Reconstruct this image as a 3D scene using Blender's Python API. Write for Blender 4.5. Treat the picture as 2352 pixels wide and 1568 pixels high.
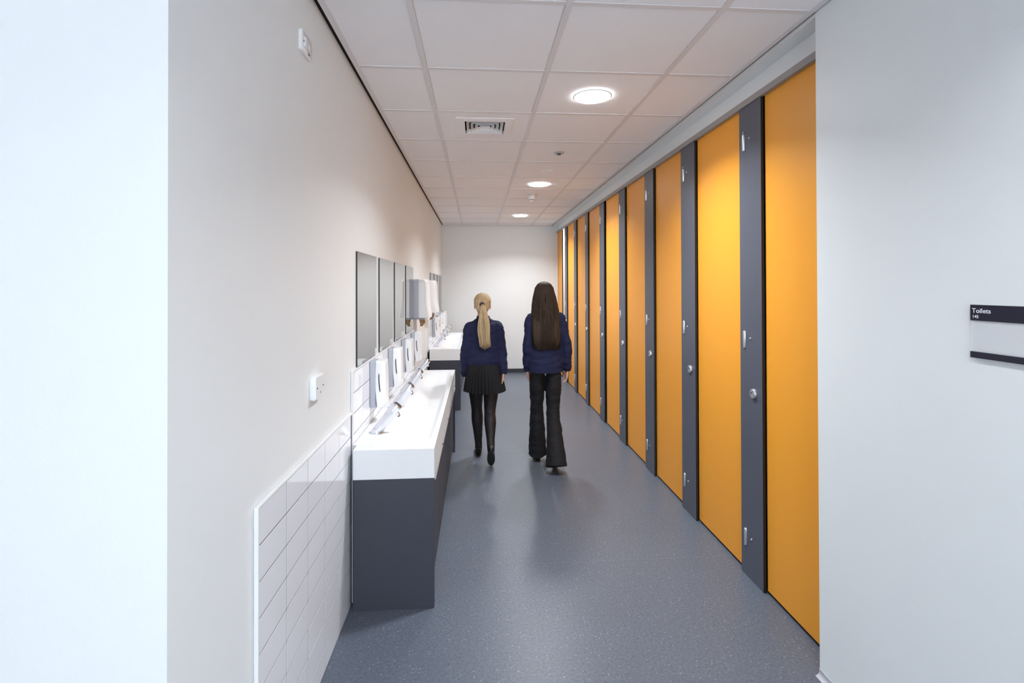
import bpy, bmesh, math, random
from mathutils import Vector, Matrix, noise
random.seed(7)
for o in list(bpy.data.objects): bpy.data.objects.remove(o)
S = bpy.context.scene
C = S.collection
R = math.radians

# ------------------------------------------------------------------ camera
H = 1.505
yaw, pitch, roll = 0.0695185, 0.0068926, -0.0027889
F_PX, CY = 1149.066, 649.352
fw = Vector((math.sin(yaw)*math.cos(pitch), math.cos(yaw)*math.cos(pitch), math.sin(pitch)))
rt = Vector((math.cos(yaw), -math.sin(yaw), 0)); up = rt.cross(fw)
r2 = rt*math.cos(roll) + up*math.sin(roll); u2 = up*math.cos(roll) - rt*math.sin(roll)
cam = bpy.data.cameras.new('camera'); co = bpy.data.objects.new('camera', cam); C.objects.link(co)
m = Matrix((r2, u2, -fw)).transposed().to_4x4(); m.translation = (0, 0, H); co.matrix_world = m
cam.sensor_fit = 'HORIZONTAL'; cam.sensor_width = 36; cam.lens = F_PX/2352*36
cam.shift_y = -(784-CY)/2352; cam.clip_start = 0.02; cam.clip_end = 60
S.camera = co

# ------------------------------------------------------------------ world, exposure, large lights
w = bpy.data.worlds.new('world'); S.world = w; w.use_nodes = True
bg = w.node_tree.nodes['Background']; bg.inputs[0].default_value = (0.90, 0.95, 1.0, 1); bg.inputs[1].default_value = 3.5
S.view_settings.view_transform = 'Standard'; S.view_settings.look = 'None'
S.view_settings.gamma = 1; S.view_settings.use_curve_mapping = False
S.view_settings.exposure = 0.96
DOWN_W, FILL_W = 15.0, 9.0
FILL_COL = (0.86, 0.94, 1.0); DOWN_COL = (0.93, 0.97, 1.0)

def area(name, loc, size, power, col, shape='SQUARE', spread=180, rot=(0, 0, 0)):
    l = bpy.data.lights.new(name, 'AREA'); l.shape = shape; l.size = size; l.energy = power; l.color = col
    l.spread = R(spread)
    o = bpy.data.objects.new(name, l); o.location = loc; o.rotation_euler = rot; C.objects.link(o); return o
# two added fill lights behind the camera, outside the frame, brightening the foreground
area('fill_light', (-1.3, -0.9, 2.55), 0.6, FILL_W*.12, FILL_COL)
area('fill_light', (0.65, -1.7, 2.55), 0.6, FILL_W*.5, FILL_COL)

# ------------------------------------------------------------------ materials
def lin(c):
    return tuple(((v/255)/12.92 if v/255 <= .04045 else ((v/255+.055)/1.055)**2.4) for v in c)
def mat(name, rgb, rough=.5, metal=0, spec=.5, bump=0, bscale=200, var=0, vscale=3, coat=0, trans=0, emit=0, ior=1.45):
    m = bpy.data.materials.new(name); m.use_nodes = True; nt = m.node_tree; b = nt.nodes['Principled BSDF']
    c = (*lin(rgb), 1)
    b.inputs['Base Color'].default_value = c; b.inputs['Roughness'].default_value = rough
    b.inputs['Metallic'].default_value = metal; b.inputs['Specular IOR Level'].default_value = spec
    b.inputs['IOR'].default_value = ior
    if coat: b.inputs['Coat Weight'].default_value = coat; b.inputs['Coat Roughness'].default_value = .08
    if trans: b.inputs['Transmission Weight'].default_value = trans
    if emit: b.inputs['Emission Color'].default_value = (1, .99, .97, 1); b.inputs['Emission Strength'].default_value = emit
    tc = nt.nodes.new('ShaderNodeTexCoord')
    if var:
        n = nt.nodes.new('ShaderNodeTexNoise'); n.inputs['Scale'].default_value = vscale; n.inputs['Detail'].default_value = 4
        nt.links.new(tc.outputs['Object'], n.inputs['Vector'])
        mx = nt.nodes.new('ShaderNodeMix'); mx.data_type = 'RGBA'
        mx.inputs['A'].default_value = tuple(v*(1-var) for v in c[:3])+(1,)
        mx.inputs['B'].default_value = tuple(min(1, v*(1+var)) for v in c[:3])+(1,)
        nt.links.new(n.outputs['Fac'], mx.inputs['Factor']); nt.links.new(mx.outputs['Result'], b.inputs['Base Color'])
    if bump:
        n = nt.nodes.new('ShaderNodeTexNoise'); n.inputs['Scale'].default_value = bscale; n.inputs['Detail'].default_value = 3
        nt.links.new(tc.outputs['Object'], n.inputs['Vector'])
        bp = nt.nodes.new('ShaderNodeBump'); bp.inputs['Strength'].default_value = bump; bp.inputs['Distance'].default_value = .002
        nt.links.new(n.outputs['Fac'], bp.inputs['Height']); nt.links.new(bp.outputs['Normal'], b.inputs['Normal'])
    return m
M = {}
M['paint'] = mat('wall_paint', (232, 236, 238), .42, bump=.15, bscale=350, var=.012, vscale=2)
M['ceil_tile'] = mat('ceiling_tile', (246, 247, 251), .9, bump=.5, bscale=600, var=.02, vscale=5)
M['grid'] = mat('grid_metal', (226, 224, 226), .5, var=.01)
M['void'] = mat('dark_void', (14, 13, 12), .9, var=.05)
M['rail'] = mat('transom_metal', (158, 155, 153), .45, metal=.1, var=.02)
M['orange'] = mat('orange_laminate', (240, 162, 50), .42, bump=.08, bscale=900, var=.01)
M['edge'] = mat('laminate_core', (30, 24, 22), .6, var=.05)
M['grey'] = mat('dark_grey_laminate', (84, 88, 100), .42, bump=.08, bscale=900, var=.015)
M['cab'] = mat('charcoal_laminate', (58, 61, 72), .5, bump=.1, bscale=700, var=.02)
M['white'] = mat('white_solid_surface', (232, 234, 237), .22, var=.004)
M['tile'] = mat('glazed_white_tile', (240, 243, 250), .1, coat=.4, var=.006, bump=.03, bscale=12)
M['grout'] = mat('grey_grout', (84, 86, 97), .9, var=.05, vscale=40)
M['plast'] = mat('white_plastic', (238, 240, 243), .28, var=.005)
M['plast2'] = mat('grey_plastic', (176, 180, 192), .35, var=.01)
M['slot'] = mat('level_window', (72, 74, 72), .2, var=.05)
M['chrome'] = mat('chrome', (225, 228, 236), .2, metal=1, var=.01)
M['steel'] = mat('satin_metal', (205, 208, 214), .3, metal=.7, var=.02)
M['darkm'] = mat('dark_metal', (40, 38, 46), .25, metal=.8, var=.03)
M['mirror'] = mat('mirror_glass', (184, 186, 187), .02, metal=1)
M['medge'] = mat('mirror_edge', (28, 38, 40), .3, var=.03)
M['skirt'] = mat('dark_cove', (58, 61, 70), .5, var=.03)
M['cove'] = mat('grey_cove', (176, 178, 186), .4, var=.03)
M['navy'] = mat('navy_sign', (25, 26, 48), .35, var=.02)
M['ink'] = mat('white_lettering', (236, 238, 246), .5)
M['paper'] = mat('white_insert', (222, 224, 226), .5, var=.01)
M['kraft'] = mat('brown_paper', (176, 138, 100), .9, bump=.4, bscale=60, var=.08, vscale=20)
M['clear'] = mat('clear_acrylic', (245, 247, 250), .04); M['clear'].node_tree.nodes['Principled BSDF'].inputs['Alpha'].default_value = .22
M['lamp'] = mat('lit_diffuser', (255, 255, 255), .5, emit=18)
M['skin'] = mat('skin', (205, 158, 140), .5, bump=.1, bscale=150, var=.05, vscale=12)
M['knit'] = mat('navy_knit', (19, 25, 60), .85, bump=.8, bscale=420, var=.12, vscale=9)
M['skirtc'] = mat('black_pleat_cloth', (16, 16, 19), .8, bump=.5, bscale=500, var=.1)
M['trous'] = mat('black_trouser_cloth', (13, 13, 19), .8, bump=.5, bscale=500, var=.1, vscale=8)
M['tights'] = mat('sheer_black_tights', (32, 26, 30), .6, bump=.2, bscale=600, var=.2, vscale=5)
M['shoe'] = mat('black_leather', (24, 24, 27), .35, bump=.2, bscale=80, var=.1)
M['sole'] = mat('rubber_sole', (34, 34, 36), .8, var=.1)
M['eye'] = mat('eye_white', (225, 225, 225), .2, var=.02)
M['iris'] = mat('iris', (50, 60, 80), .2, var=.1)
M['lip'] = mat('lip', (176, 100, 98), .45, var=.05)
M['band'] = mat('hair_band', (60, 52, 56), .7, var=.1)
def hairmat(name, a, b_):
    m = mat(name, a, .6, spec=.25); nt = m.node_tree; b = nt.nodes['Principled BSDF']
    tc = nt.nodes.new('ShaderNodeTexCoord'); mp = nt.nodes.new('ShaderNodeMapping'); mp.inputs['Scale'].default_value = (60, 60, 3)
    n = nt.nodes.new('ShaderNodeTexNoise'); n.inputs['Scale'].default_value = 3; n.inputs['Detail'].default_value = 5
    mx = nt.nodes.new('ShaderNodeMix'); mx.data_type = 'RGBA'
    mx.inputs['A'].default_value = (*lin(a), 1); mx.inputs['B'].default_value = (*lin(b_), 1)
    nt.links.new(tc.outputs['Object'], mp.inputs['Vector']); nt.links.new(mp.outputs['Vector'], n.inputs['Vector'])
    nt.links.new(n.outputs['Fac'], mx.inputs['Factor']); nt.links.new(mx.outputs['Result'], b.inputs['Base Color'])
    bp = nt.nodes.new('ShaderNodeBump'); bp.inputs['Strength'].default_value = .7; bp.inputs['Distance'].default_value = .004
    nt.links.new(n.outputs['Fac'], bp.inputs['Height']); nt.links.new(bp.outputs['Normal'], b.inputs['Normal'])
    return m
M['blonde'] = hairmat('blonde_hair', (140, 112, 78), (222, 200, 160))
M['brown'] = hairmat('brown_hair', (34, 26, 22), (66, 51, 40))
# floor vinyl with mineral flecks
def floor_mat():
    m = mat('speckled_vinyl', (136, 140, 154), .36, spec=.5); nt = m.node_tree; b = nt.nodes['Principled BSDF']
    tc = nt.nodes.new('ShaderNodeTexCoord')
    n = nt.nodes.new('ShaderNodeTexNoise'); n.inputs['Scale'].default_value = 90; n.inputs['Detail'].default_value = 6
    n2 = nt.nodes.new('ShaderNodeTexNoise'); n2.inputs['Scale'].default_value = 1.6; n2.inputs['Detail'].default_value = 5
    for q in (n, n2): nt.links.new(tc.outputs['Object'], q.inputs['Vector'])
    mx = nt.nodes.new('ShaderNodeMix'); mx.data_type = 'RGBA'
    mx.inputs['A'].default_value = (*lin((82, 89, 101)), 1); mx.inputs['B'].default_value = (*lin((103, 112, 126)), 1)
    rmp = nt.nodes.new('ShaderNodeMapRange'); rmp.inputs['From Min'].default_value = .3; rmp.inputs['From Max'].default_value = .7
    nt.links.new(n.outputs['Fac'], rmp.inputs['Value']); nt.links.new(rmp.outputs['Result'], mx.inputs['Factor'])
    mx2 = nt.nodes.new('ShaderNodeMix'); mx2.data_type = 'RGBA'; mx2.blend_type = 'MULTIPLY'; mx2.inputs['Factor'].default_value = .35
    cr = nt.nodes.new('ShaderNodeValToRGB'); cr.color_ramp.elements[0].position = .3; cr.color_ramp.elements[0].color = (.78, .78, .8, 1); cr.color_ramp.elements[1].position = .7
    nt.links.new(n2.outputs['Fac'], cr.inputs['Fac']); nt.links.new(mx.outputs['Result'], mx2.inputs['A']); nt.links.new(cr.outputs['Color'], mx2.inputs['B'])
    v = nt.nodes.new('ShaderNodeTexVoronoi'); v.inputs['Scale'].default_value = 75; nt.links.new(tc.outputs['Object'], v.inputs['Vector'])
    lt = nt.nodes.new('ShaderNodeMath'); lt.operation = 'LESS_THAN'; lt.inputs[1].default_value = .17
    nt.links.new(v.outputs['Distance'], lt.inputs[0])
    sx = nt.nodes.new('ShaderNodeSeparateColor'); nt.links.new(v.outputs['Color'], sx.inputs[0])
    gt = nt.nodes.new('ShaderNodeMath'); gt.operation = 'GREATER_THAN'; gt.inputs[1].default_value = .72; nt.links.new(sx.outputs[0], gt.inputs[0])
    mu = nt.nodes.new('ShaderNodeMath'); mu.operation = 'MULTIPLY'; nt.links.new(lt.outputs[0], mu.inputs[0]); nt.links.new(gt.outputs[0], mu.inputs[1])
    mx3 = nt.nodes.new('ShaderNodeMix'); mx3.data_type = 'RGBA'; mx3.inputs['B'].default_value = (*lin((150, 157, 168)), 1)
    nt.links.new(mu.outputs[0], mx3.inputs['Factor']); nt.links.new(mx2.outputs['Result'], mx3.inputs['A'])
    nt.links.new(mx3.outputs['Result'], b.inputs['Base Color'])
    bp = nt.nodes.new('ShaderNodeBump'); bp.inputs['Strength'].default_value = .25; bp.inputs['Distance'].default_value = .001
    nt.links.new(n.outputs['Fac'], bp.inputs['Height']); nt.links.new(bp.outputs['Normal'], b.inputs['Normal'])
    return m
M['floor'] = floor_mat()

# ------------------------------------------------------------------ helpers
def newmesh(name, verts, faces, mats, parent=None, smooth=False, midx=None):
    me = bpy.data.meshes.new(name); me.from_pydata([tuple(v) for v in verts], [], faces); me.update()
    for x in (mats if isinstance(mats, (list, tuple)) else [mats]): me.materials.append(x)
    if midx: me.polygons.foreach_set('material_index', midx)
    if smooth: me.polygons.foreach_set('use_smooth', [True]*len(me.polygons))
    o = bpy.data.objects.new(name, me); C.objects.link(o)
    if parent: o.parent = parent
    return o
def bm_box(bm, x0, x1, y0, y1, z0, z1):
    vs = [bm.verts.new(p) for p in [(x0,y0,z0),(x1,y0,z0),(x1,y1,z0),(x0,y1,z0),(x0,y0,z1),(x1,y0,z1),(x1,y1,z1),(x0,y1,z1)]]
    fs = []
    for f in [(0,3,2,1),(4,5,6,7),(0,1,5,4),(1,2,6,5),(2,3,7,6),(3,0,4,7)]: fs.append(bm.faces.new([vs[i] for i in f]))
    return vs, fs
def bm_obj(name, bm, mats, parent=None, smooth=False, bev=0, seg=2):
    if bev: bmesh.ops.bevel(bm, geom=list(bm.edges), offset=bev, segments=seg, affect='EDGES', profile=.5)
    bmesh.ops.recalc_face_normals(bm, faces=bm.faces)
    me = bpy.data.meshes.new(name); bm.to_mesh(me); bm.free()
    for x in (mats if isinstance(mats, (list, tuple)) else [mats]): me.materials.append(x)
    if smooth: me.polygons.foreach_set('use_smooth', [True]*len(me.polygons))
    o = bpy.data.objects.new(name, me); C.objects.link(o)
    if parent: o.parent = parent
    return o
def box(name, x0, x1, y0, y1, z0, z1, mt, parent=None, bev=0, seg=2):
    """box in world coordinates; as a child it is given relative to its parent's location"""
    p = parent.location if parent else Vector((0, 0, 0))
    if parent and parent.parent: p = p + parent.parent.location
    bm = bmesh.new(); bm_box(bm, x0-p.x, x1-p.x, y0-p.y, y1-p.y, z0-p.z, z1-p.z)
    return bm_obj(name, bm, mt, parent, bev=bev, seg=seg)
def tag(o, label=None, cat=None, group=None, kind=None):
    if label: o['label'] = label
    if cat: o['category'] = cat
    if group: o['group'] = group
    if kind: o['kind'] = kind
    return o
def thing(name, label, cat, loc, group=None):
    o = bpy.data.objects.new(name, None); o.location = loc; o.empty_display_size = .05; C.objects.link(o)
    return tag(o, label, cat, group)
def struct(name, x0, x1, y0, y1, z0, z1, mt, parent=None):
    o = box(name, x0, x1, y0, y1, z0, z1, mt, parent)
    if not parent: tag(o, kind='structure')
    return o
def cyl(name, p0, p1, r0, r1, mt, parent, n=28, bev=0):
    p0, p1 = Vector(p0), Vector(p1); d = p1-p0; q = d.to_track_quat('Z', 'Y')
    bm = bmesh.new(); bmesh.ops.create_cone(bm, cap_ends=True, segments=n, radius1=r0, radius2=r1, depth=d.length)
    bmesh.ops.transform(bm, matrix=Matrix.Translation((p0+p1)/2) @ q.to_matrix().to_4x4(), verts=bm.verts)
    if bev:
        ed = [e for e in bm.edges if len(e.link_faces) == 2 and any(len(f.verts) > 4 for f in e.link_faces)]
        bmesh.ops.bevel(bm, geom=ed, offset=bev, segments=3, affect='EDGES', profile=.5)
    o = bm_obj(name, bm, mt, parent)
    for f in o.data.polygons: f.use_smooth = len(f.vertices) <= 4
    return o
def dup(root, loc, label):
    r = root.copy(); C.objects.link(r); r.location = loc; r['label'] = label
    for ch in list(root.children):
        c = ch.copy(); C.objects.link(c); c.parent = r
        for g in ch.children:
            d = g.copy(); C.objects.link(d); d.parent = c
    return r

# ------------------------------------------------------------------ the setting
XL, XR, YE, ZC = -.608, 1.318, 8.73, 2.568
struct('wall_left', -.75, XL, 1.03, YE, 0, 2.62, M['paint'])
struct('wall_front', -3.0, -.75, 1.03, 1.17, 0, 2.62, M['paint'])
struct('blocker_wall_behind', -3.12, -.80, -3.32, -3.2, 0, 2.62, M['paint'])  # unseen wall, added to cut the light reaching the front wall
struct('blocker_wall_side', -3.12, -3.0, -3.2, 1.17, 0, 2.62, M['paint'])  # unseen side wall, added to keep light from the left off the right wall
struct('wall_right', XR, 1.44, -3.2, 1.857, 0, 2.62, M['paint'])
struct('wall_back', -.75, 2.85, YE, 8.87, 0, 2.62, M['paint'])
struct('wall_behind_cubicles', 2.85, 2.97, 1.857, 8.87, 0, 2.62, M['paint'])
struct('wall_cubicle_end', 1.44, 2.85, 1.72, 1.857, 0, 2.62, M['paint'])
floor = struct('floor', -3.0, 2.97, -3.2, 8.87, -.1, 0, M['floor'])
for y in (2.709, 4.506):
    box('weld_seam', -.6, 1.43, y-.0015, y+.0015, 0, .0004, mat('weld', (112, 117, 128), .5, var=.02), floor)
box('weld_seam', .9995, 1.0015, 1.9, 8.6, 0, .0002, mat('weld_b', (102, 108, 120), .5, var=.02), floor)
ceiling = struct('ceiling', -3.0, 2.97, -3.2, 8.87, 2.62, 2.72, M['void'])
# bulkhead over the cubicles
b = struct('trim_1', 1.400, 1.44, 1.857, YE, 2.470, 2.62, M['paint'])
b = struct('trim_2', XR+.004, 1.400, 1.857, YE, 2.555, 2.62, M['paint'])
box('baseboard_back', -.2, 1.388, YE-.012, YE, 0, .068, M['skirt'])['kind'] = 'structure'
# small coves at the wall feet
def cove(name, x, s, y0, y1):
    r = .016; pts = [(x, r)] + [(x+s*r*(1-math.cos(a)), r*(1-math.sin(a))) for a in [R(t) for t in (0, 22, 45, 68, 90)]] + [(x, 0)]
    pts = [(x, r+.01), (x+s*.003, r+.01)] + [(x+s*(.003+r*(1-math.cos(a))), r*(1-math.sin(a))) for a in [R(t) for t in (10, 30, 50, 70, 90)]] + [(x, 0)]
    n = len(pts); vs = [(p[0], y, p[1]) for y in (y0, y1) for p in pts]
    fs = [(i, (i+1) % n, n+(i+1) % n, n+i) for i in range(n)] + [tuple(range(n))[::-1], tuple(range(n, 2*n))]
    o = newmesh(name, vs, fs, M['cove']); o['kind'] = 'structure'; return o
cove('baseboard_left', XL, 1, 2.446, 6.1)
cove('baseboard_right', XR, -1, -1.5, 1.857)

# suspended ceiling: tiles and grid bars, all parts of the ceiling
gx = [-.251, .349, .949]; gy = [1.859+.6*k for k in range(-8, 12)]
XC0, XC1 = XL+.019, XR-.006      # outer edges of the perimeter angle
colx = [(XC0+.022, gx[0]-.012), (gx[0]+.012, gx[1]-.012), (gx[1]+.012, gx[2]-.012), (gx[2]+.012, XC1-.022)]
ys = [-3.0] + gy + [YE]
tilecache = {}
for j in range(len(ys)-1):
    y0, y1 = ys[j]+.012, ys[j+1]-.012
    if j == len(ys)-2: y1 = YE-.024
    for i, (x0, x1) in enumerate(colx):
        z = 2.572 + random.uniform(0, .0015)
        key = (i, round(y1-y0, 3))
        if key not in tilecache:
            bm = bmesh.new(); bm_box(bm, -(x1-x0)/2, (x1-x0)/2, -(y1-y0)/2, (y1-y0)/2, 0, .016)
            o = bm_obj('ceiling_tile', bm, M['ceil_tile'], ceiling, bev=.002, seg=1); tilecache[key] = o.data
        else:
            o = bpy.data.objects.new('ceiling_tile', tilecache[key]); C.objects.link(o); o.parent = ceiling
        o.location = ((x0+x1)/2, (y0+y1)/2, z)
for x in gx: box('grid_bar', x-.012, x+.012, -3.0, YE-.024, ZC, ZC+.03, M['grid'], ceiling)
for x0, x1 in ((XC0, XC0+.024), (XC1-.024, XC1)): box('edge_trim', x0, x1, -3.0 if x0 > 0 else 1.03, YE-.004, ZC-.001, ZC+.03, M['grid'], ceiling)
box('shadow_gap', XL+.0005, XC0, 1.03, YE-.001, ZC+.008, 2.6195, M['void'], ceiling)
box('shadow_gap', XC1, XR+.0035, 1.858, YE-.001, ZC+.004, 2.6195, M['void'], ceiling)
box('shadow_gap', XC1, XR-.0005, -3.0, 1.857, ZC+.004, 2.6195, M['void'], ceiling)
box('edge_trim', XC0+.024, XC1-.024, YE-.026, YE-.004, ZC-.001, ZC+.03, M['grid'], ceiling)
for y in gy:
    for (x0, x1) in colx: box('cross_bar', x0-.001, x1+.001, y-.0115, y+.0115, ZC+.0012, ZC+.028, M['grid'], ceiling)
# lobby part of the ceiling to the left, outside the frame
box('lobby_ceiling_panel', -3.0, XL-.01, -3.0, 1.02, 2.575, 2.60, M['ceil_tile'], ceiling)

# ------------------------------------------------------------------ downlights
def downlight(x, y, label):
    t = thing('downlight', label, 'light', (x, y, ZC), 'round recessed downlights')
    n = 48; prof = [(.109, 0), (.109, -.003), (.105, -.005), (.101, -.005), (.100, -.002)]
    vs = []; fs = []
    for r, z in prof:
        for k in range(n): a = 2*math.pi*k/n; vs.append((r*math.cos(a), r*math.sin(a), z+.0015))
    for p in range(len(prof)-1):
        for k in range(n): fs.append((p*n+k, p*n+(k+1) % n, (p+1)*n+(k+1) % n, (p+1)*n+k))
    newmesh('trim_ring', vs, fs, M['plast'], t, smooth=True)
    cyl('diffuser', (0, 0, .004), (0, 0, -.003), .0998, .0998, M['lamp'], t, 48)
    a = area('lamp_light', (x, y, ZC-.012), .18, DOWN_W, DOWN_COL, 'DISK', 136)
    return t
downlight(.648, 2.765, 'largest round downlight in the ceiling, nearest the camera')
downlight(.650, 5.202, 'middle round downlight, just in front of the smoke detector')
downlight(.652, 7.521, 'smallest round downlight, nearest the far end wall')
area('lamp_light', (.65, .33, ZC-.012), .18, DOWN_W*.45, DOWN_COL, 'DISK', 136)
area('cubicle_lamp_light', (1.9, 8.3, 2.55), .3, 9, (1, .98, .95), 'DISK')

# ------------------------------------------------------------------ air vent, sensors
def vent():
    cx, cy = .053, 3.349
    t = thing('air_vent', 'square white four-way air vent set in a ceiling tile', 'vent', (cx, cy, ZC))
    def frame(name, r_out, z_out, r_in, z_in, mt, th=.0015):
        vs = []; fs = []
        for r, z in ((r_out, z_out), (r_in, z_in), (r_in, z_in+th), (r_out, z_out+th)):
            vs += [(-r, -r, z), (r, -r, z), (r, r, z), (-r, r, z)]
        for a in range(4):
            for k in range(4): fs.append((a*4+k, a*4+(k+1) % 4, ((a+1) % 4)*4+(k+1) % 4, ((a+1) % 4)*4+k))
        return newmesh(name, vs, fs, mt, t)
    frame('face_plate', .183, .000, .131, -.004, M['ceil_tile'], .006)
    for r in (.120, .092, .064, .036):
        frame('louvre_blade', r, -.006, r-.018, .018, M['plast'], .0015)
    bm = bmesh.new(); bm_box(bm, -.01, .01, -.01, .01, .022, .026); bm_obj('core', bm, M['plast'], t)
    bm = bmesh.new(); bm_box(bm, -.13, .13, -.13, .13, .030, .031); bm_obj('dark_throat', bm, M['void'], t)
    return t
vent()
# the vent's tile must be open: shrink that tile away behind the plate
for o in list(bpy.data.objects):
    if o.name.startswith('ceiling_tile') and abs(o.location.x-.049) < .02 and abs(o.location.y-3.359) < .05:
        bm = bmesh.new()
        h = .288
        for (x0, x1, y0, y1) in ((-h, -.135, -h, h), (.135, h, -h, h), (-.135, .135, -h, -.142), (-.135, .135, .122, h)):
            bm_box(bm, x0, x1, y0, y1, 0, .016)
        me = bpy.data.meshes.new('vent_tile'); bm.to_mesh(me); bm.free(); me.materials.append(M['ceil_tile']); o.data = me; o.location.z = 2.572
t = thing('occupancy_sensor', 'small round ceiling sensor with a dark lens', 'sensor', (.656, 3.963, ZC+.004))
cyl('rim', (0, 0, .0), (0, 0, -.008), .042, .034, M['plast2'], t)
cyl('lens', (0, 0, -.004), (0, 0, -.018), .022, .012, M['slot'], t, bev=.003)
t = thing('ceiling_cover', 'flat round white ceiling cap behind the dark-lensed sensor', 'cap', (.649, 4.586, ZC+.004))
cyl('rim', (0, 0, 0), (0, 0, -.005), .048, .044, M['plast'], t)
cyl('cap', (0, 0, -.004), (0, 0, -.010), .033, .030, M['plast'], t)
t = thing('smoke_detector', 'white smoke detector hanging below the ceiling past the middle downlight', 'detector', (.64, 5.80, ZC+.004))
cyl('base', (0, 0, 0), (0, 0, -.014), .052, .052, M['plast'], t)
cyl('body', (0, 0, -.014), (0, 0, -.060), .044, .041, M['plast'], t, bev=.004)
cyl('sensor_cap', (0, 0, -.066), (0, 0, -.078), .034, .028, M['plast'], t, bev=.003)
for k in range(6):
    a = k*math.pi/3; cyl('spacer', (.031*math.cos(a), .031*math.sin(a), -.060), (.031*math.cos(a), .031*math.sin(a), -.067), .003, .003, M['slot'], t, 8)

# ------------------------------------------------------------------ tile panels
def tile_panel(name, label, y0, y1, z1, rows, ncol, zlow, th=.009, firstw=None, left_trim=True, right_trim=True):
    t = thing(name, label, 'tile panel', (XL+.0005, y0, zlow))
    tw, hh, g = .2, .1, .0032
    yb0 = y0+.010; 
    bm = bmesh.new(); bm_box(bm, .0005, .0090, .006, y1-y0-.004, 0, z1-zlow-.006); bm_obj('grout_bed', bm, M['grout'], t)
    cache = {}
    for r in range(rows):
        ztop = z1-.010-r*hh; zbot = max(ztop-hh, zlow)
        if ztop-zlow < .01: break
        for c in range(ncol):
            a = yb0+c*tw; b_ = min(a+tw, y1-.008)
            if b_-a < .01: continue
            key = (round(b_-a, 4), round(ztop-zbot, 4))
            if key not in cache:
                bm = bmesh.new(); bm_box(bm, 0, th-.004, -(b_-a)/2+g/2, (b_-a)/2-g/2, -(ztop-zbot)/2+g/2, (ztop-zbot)/2-g/2)
                o = bm_obj('tile', bm, M['tile'], t, bev=.0006, seg=1); cache[key] = o.data
            else:
                o = bpy.data.objects.new('tile', cache[key]); C.objects.link(o); o.parent = t
            o.location = (.0045+random.uniform(0, .0004), (a+b_)/2-y0, (ztop+zbot)/2-zlow)
    def trim(x0, x1, a0, a1, b0, b1):
        bm = bmesh.new(); bm_box(bm, x0, x1, a0, a1, b0, b1); bm_obj('edge_strip', bm, M['white'], t, bev=.0015, seg=2)
    if left_trim: trim(0, .0125, 0, .009, 0, z1-zlow-.0005)
    if right_trim: trim(0, .0125, y1-y0-.007, y1-y0, 0, z1-zlow-.0005)
    trim(0, .0125, .009, y1-y0-.007, z1-zlow-.009, z1-zlow)
    return t
tile_panel('tile_splashback', 'floor-standing white tiled panel low on the left wall, before the basins', 1.409, 2.446, .905, 9, 5, 0.0)
tile_panel('tile_splashback', 'white tiled splashback behind the near wash trough', 2.452, 4.86, 1.100, 4, 12, .70)
tile_panel('tile_splashback', 'white tiled splashback behind the far wash trough', 6.22, 8.725, 1.100, 4, 13, .70)

# ------------------------------------------------------------------ mirrors
def mirror(y, label):
    t = thing('mirror', label, 'mirror', (XL, y, 1.103), 'narrow frameless mirrors above the basins')
    bm = bmesh.new(); vs, fs = bm_box(bm, .0005, .0080, 0, .478, .001, .58)
    o = bm_obj('glass', bm, [M['medge'], M['mirror']], t)
    for f in o.data.polygons:
        if f.normal.x > .9: f.material_index = 1
    return t
mn = ['nearest of the four mirrors over the near trough', 'second mirror from the camera over the near trough', 'third mirror from the camera over the near trough', 'fourth near-trough mirror, beside the first towel dispenser',
      'first mirror over the far trough, behind the towel dispensers', 'second mirror over the far trough', 'third mirror over the far trough', 'last mirror, next to the far end wall']
m0 = mirror(2.56, mn[0])
k = 1
for y in [2.56+.575*i for i in (1, 2, 3)] + [6.49+.575*i for i in (0, 1, 2)] + [8.205]:
    dup(m0, (XL, y, 1.103), mn[k]); k += 1

# ------------------------------------------------------------------ wash troughs, cabinets, taps
X0, X1 = -.578, -.203
def trough(y0, label):
    L = 2.23; nx, ny = 44, 130
    t = thing('wash_trough', label, 'sink', (0, y0, .607))
    def ss(v): v = max(0, min(1, v)); return v*v*(3-2*v)
    def xs(i):
        return X0+(X1-X0)*i/nx
    vs = []; fs = []
    for j in range(ny+1):
        y = L*j/ny
        for i in range(nx+1):
            x = xs(i)
            ex = min(ss((x-(-.47))/.13), ss((-.224-x)/.045)); ey = ss((y-.05)/.28)*ss((L-.05-y)/.36)
            d = .058*ex*ey
            if d > .01: d += .006*ss((ey*ex-.3)/.7)*(1-abs(y-L/2)/(L/2))
            vs.append((x, y, .137-d))
    W = nx+1
    for j in range(ny):
        for i in range(nx): a = j*W+i; fs.append((a, a+1, a+W+1, a+W))
    n0 = len(vs)
    ring = [j*W+nx for j in range(ny+1)] + [ny*W+i for i in range(nx-1, -1, -1)] + [j*W for j in range(ny-1, -1, -1)] + [i for i in range(1, nx)]
    for idx in ring: v = vs[idx]; vs.append((v[0], v[1], 0))
    m_ = len(ring)
    for q in range(m_): fs.append((ring[q], n0+q, n0+(q+1) % m_, ring[(q+1) % m_]))
    fs.append(tuple(n0+q for q in range(m_)))
    o = newmesh('basin', vs, fs, M['white'], t)
    bm = bmesh.new(); bm.from_mesh(o.data); bmesh.ops.recalc_face_normals(bm, faces=bm.faces)
    bm.to_mesh(o.data); bm.free()
    for f in o.data.polygons: f.use_smooth = (abs(f.normal.z) < .99999 and f.normal.z > .2)
    # waste
    zb = .137-.0605
    cyl('waste_cover', (-.335, 1.06, zb-.002), (-.335, 1.06, zb+.003), .034, .031, M['white'], t, bev=.001)
    bm = bmesh.new(); bm_box(bm, -.5955, X0+.001, .0785, L, .118, .1372); bm_obj('rear_upstand', bm, M['white'], t)
    return t
trough(2.375, 'long white wash trough nearest the camera, on charcoal cabinets')
trough(6.13, 'long white wash trough at the far end of the left wall')

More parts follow.
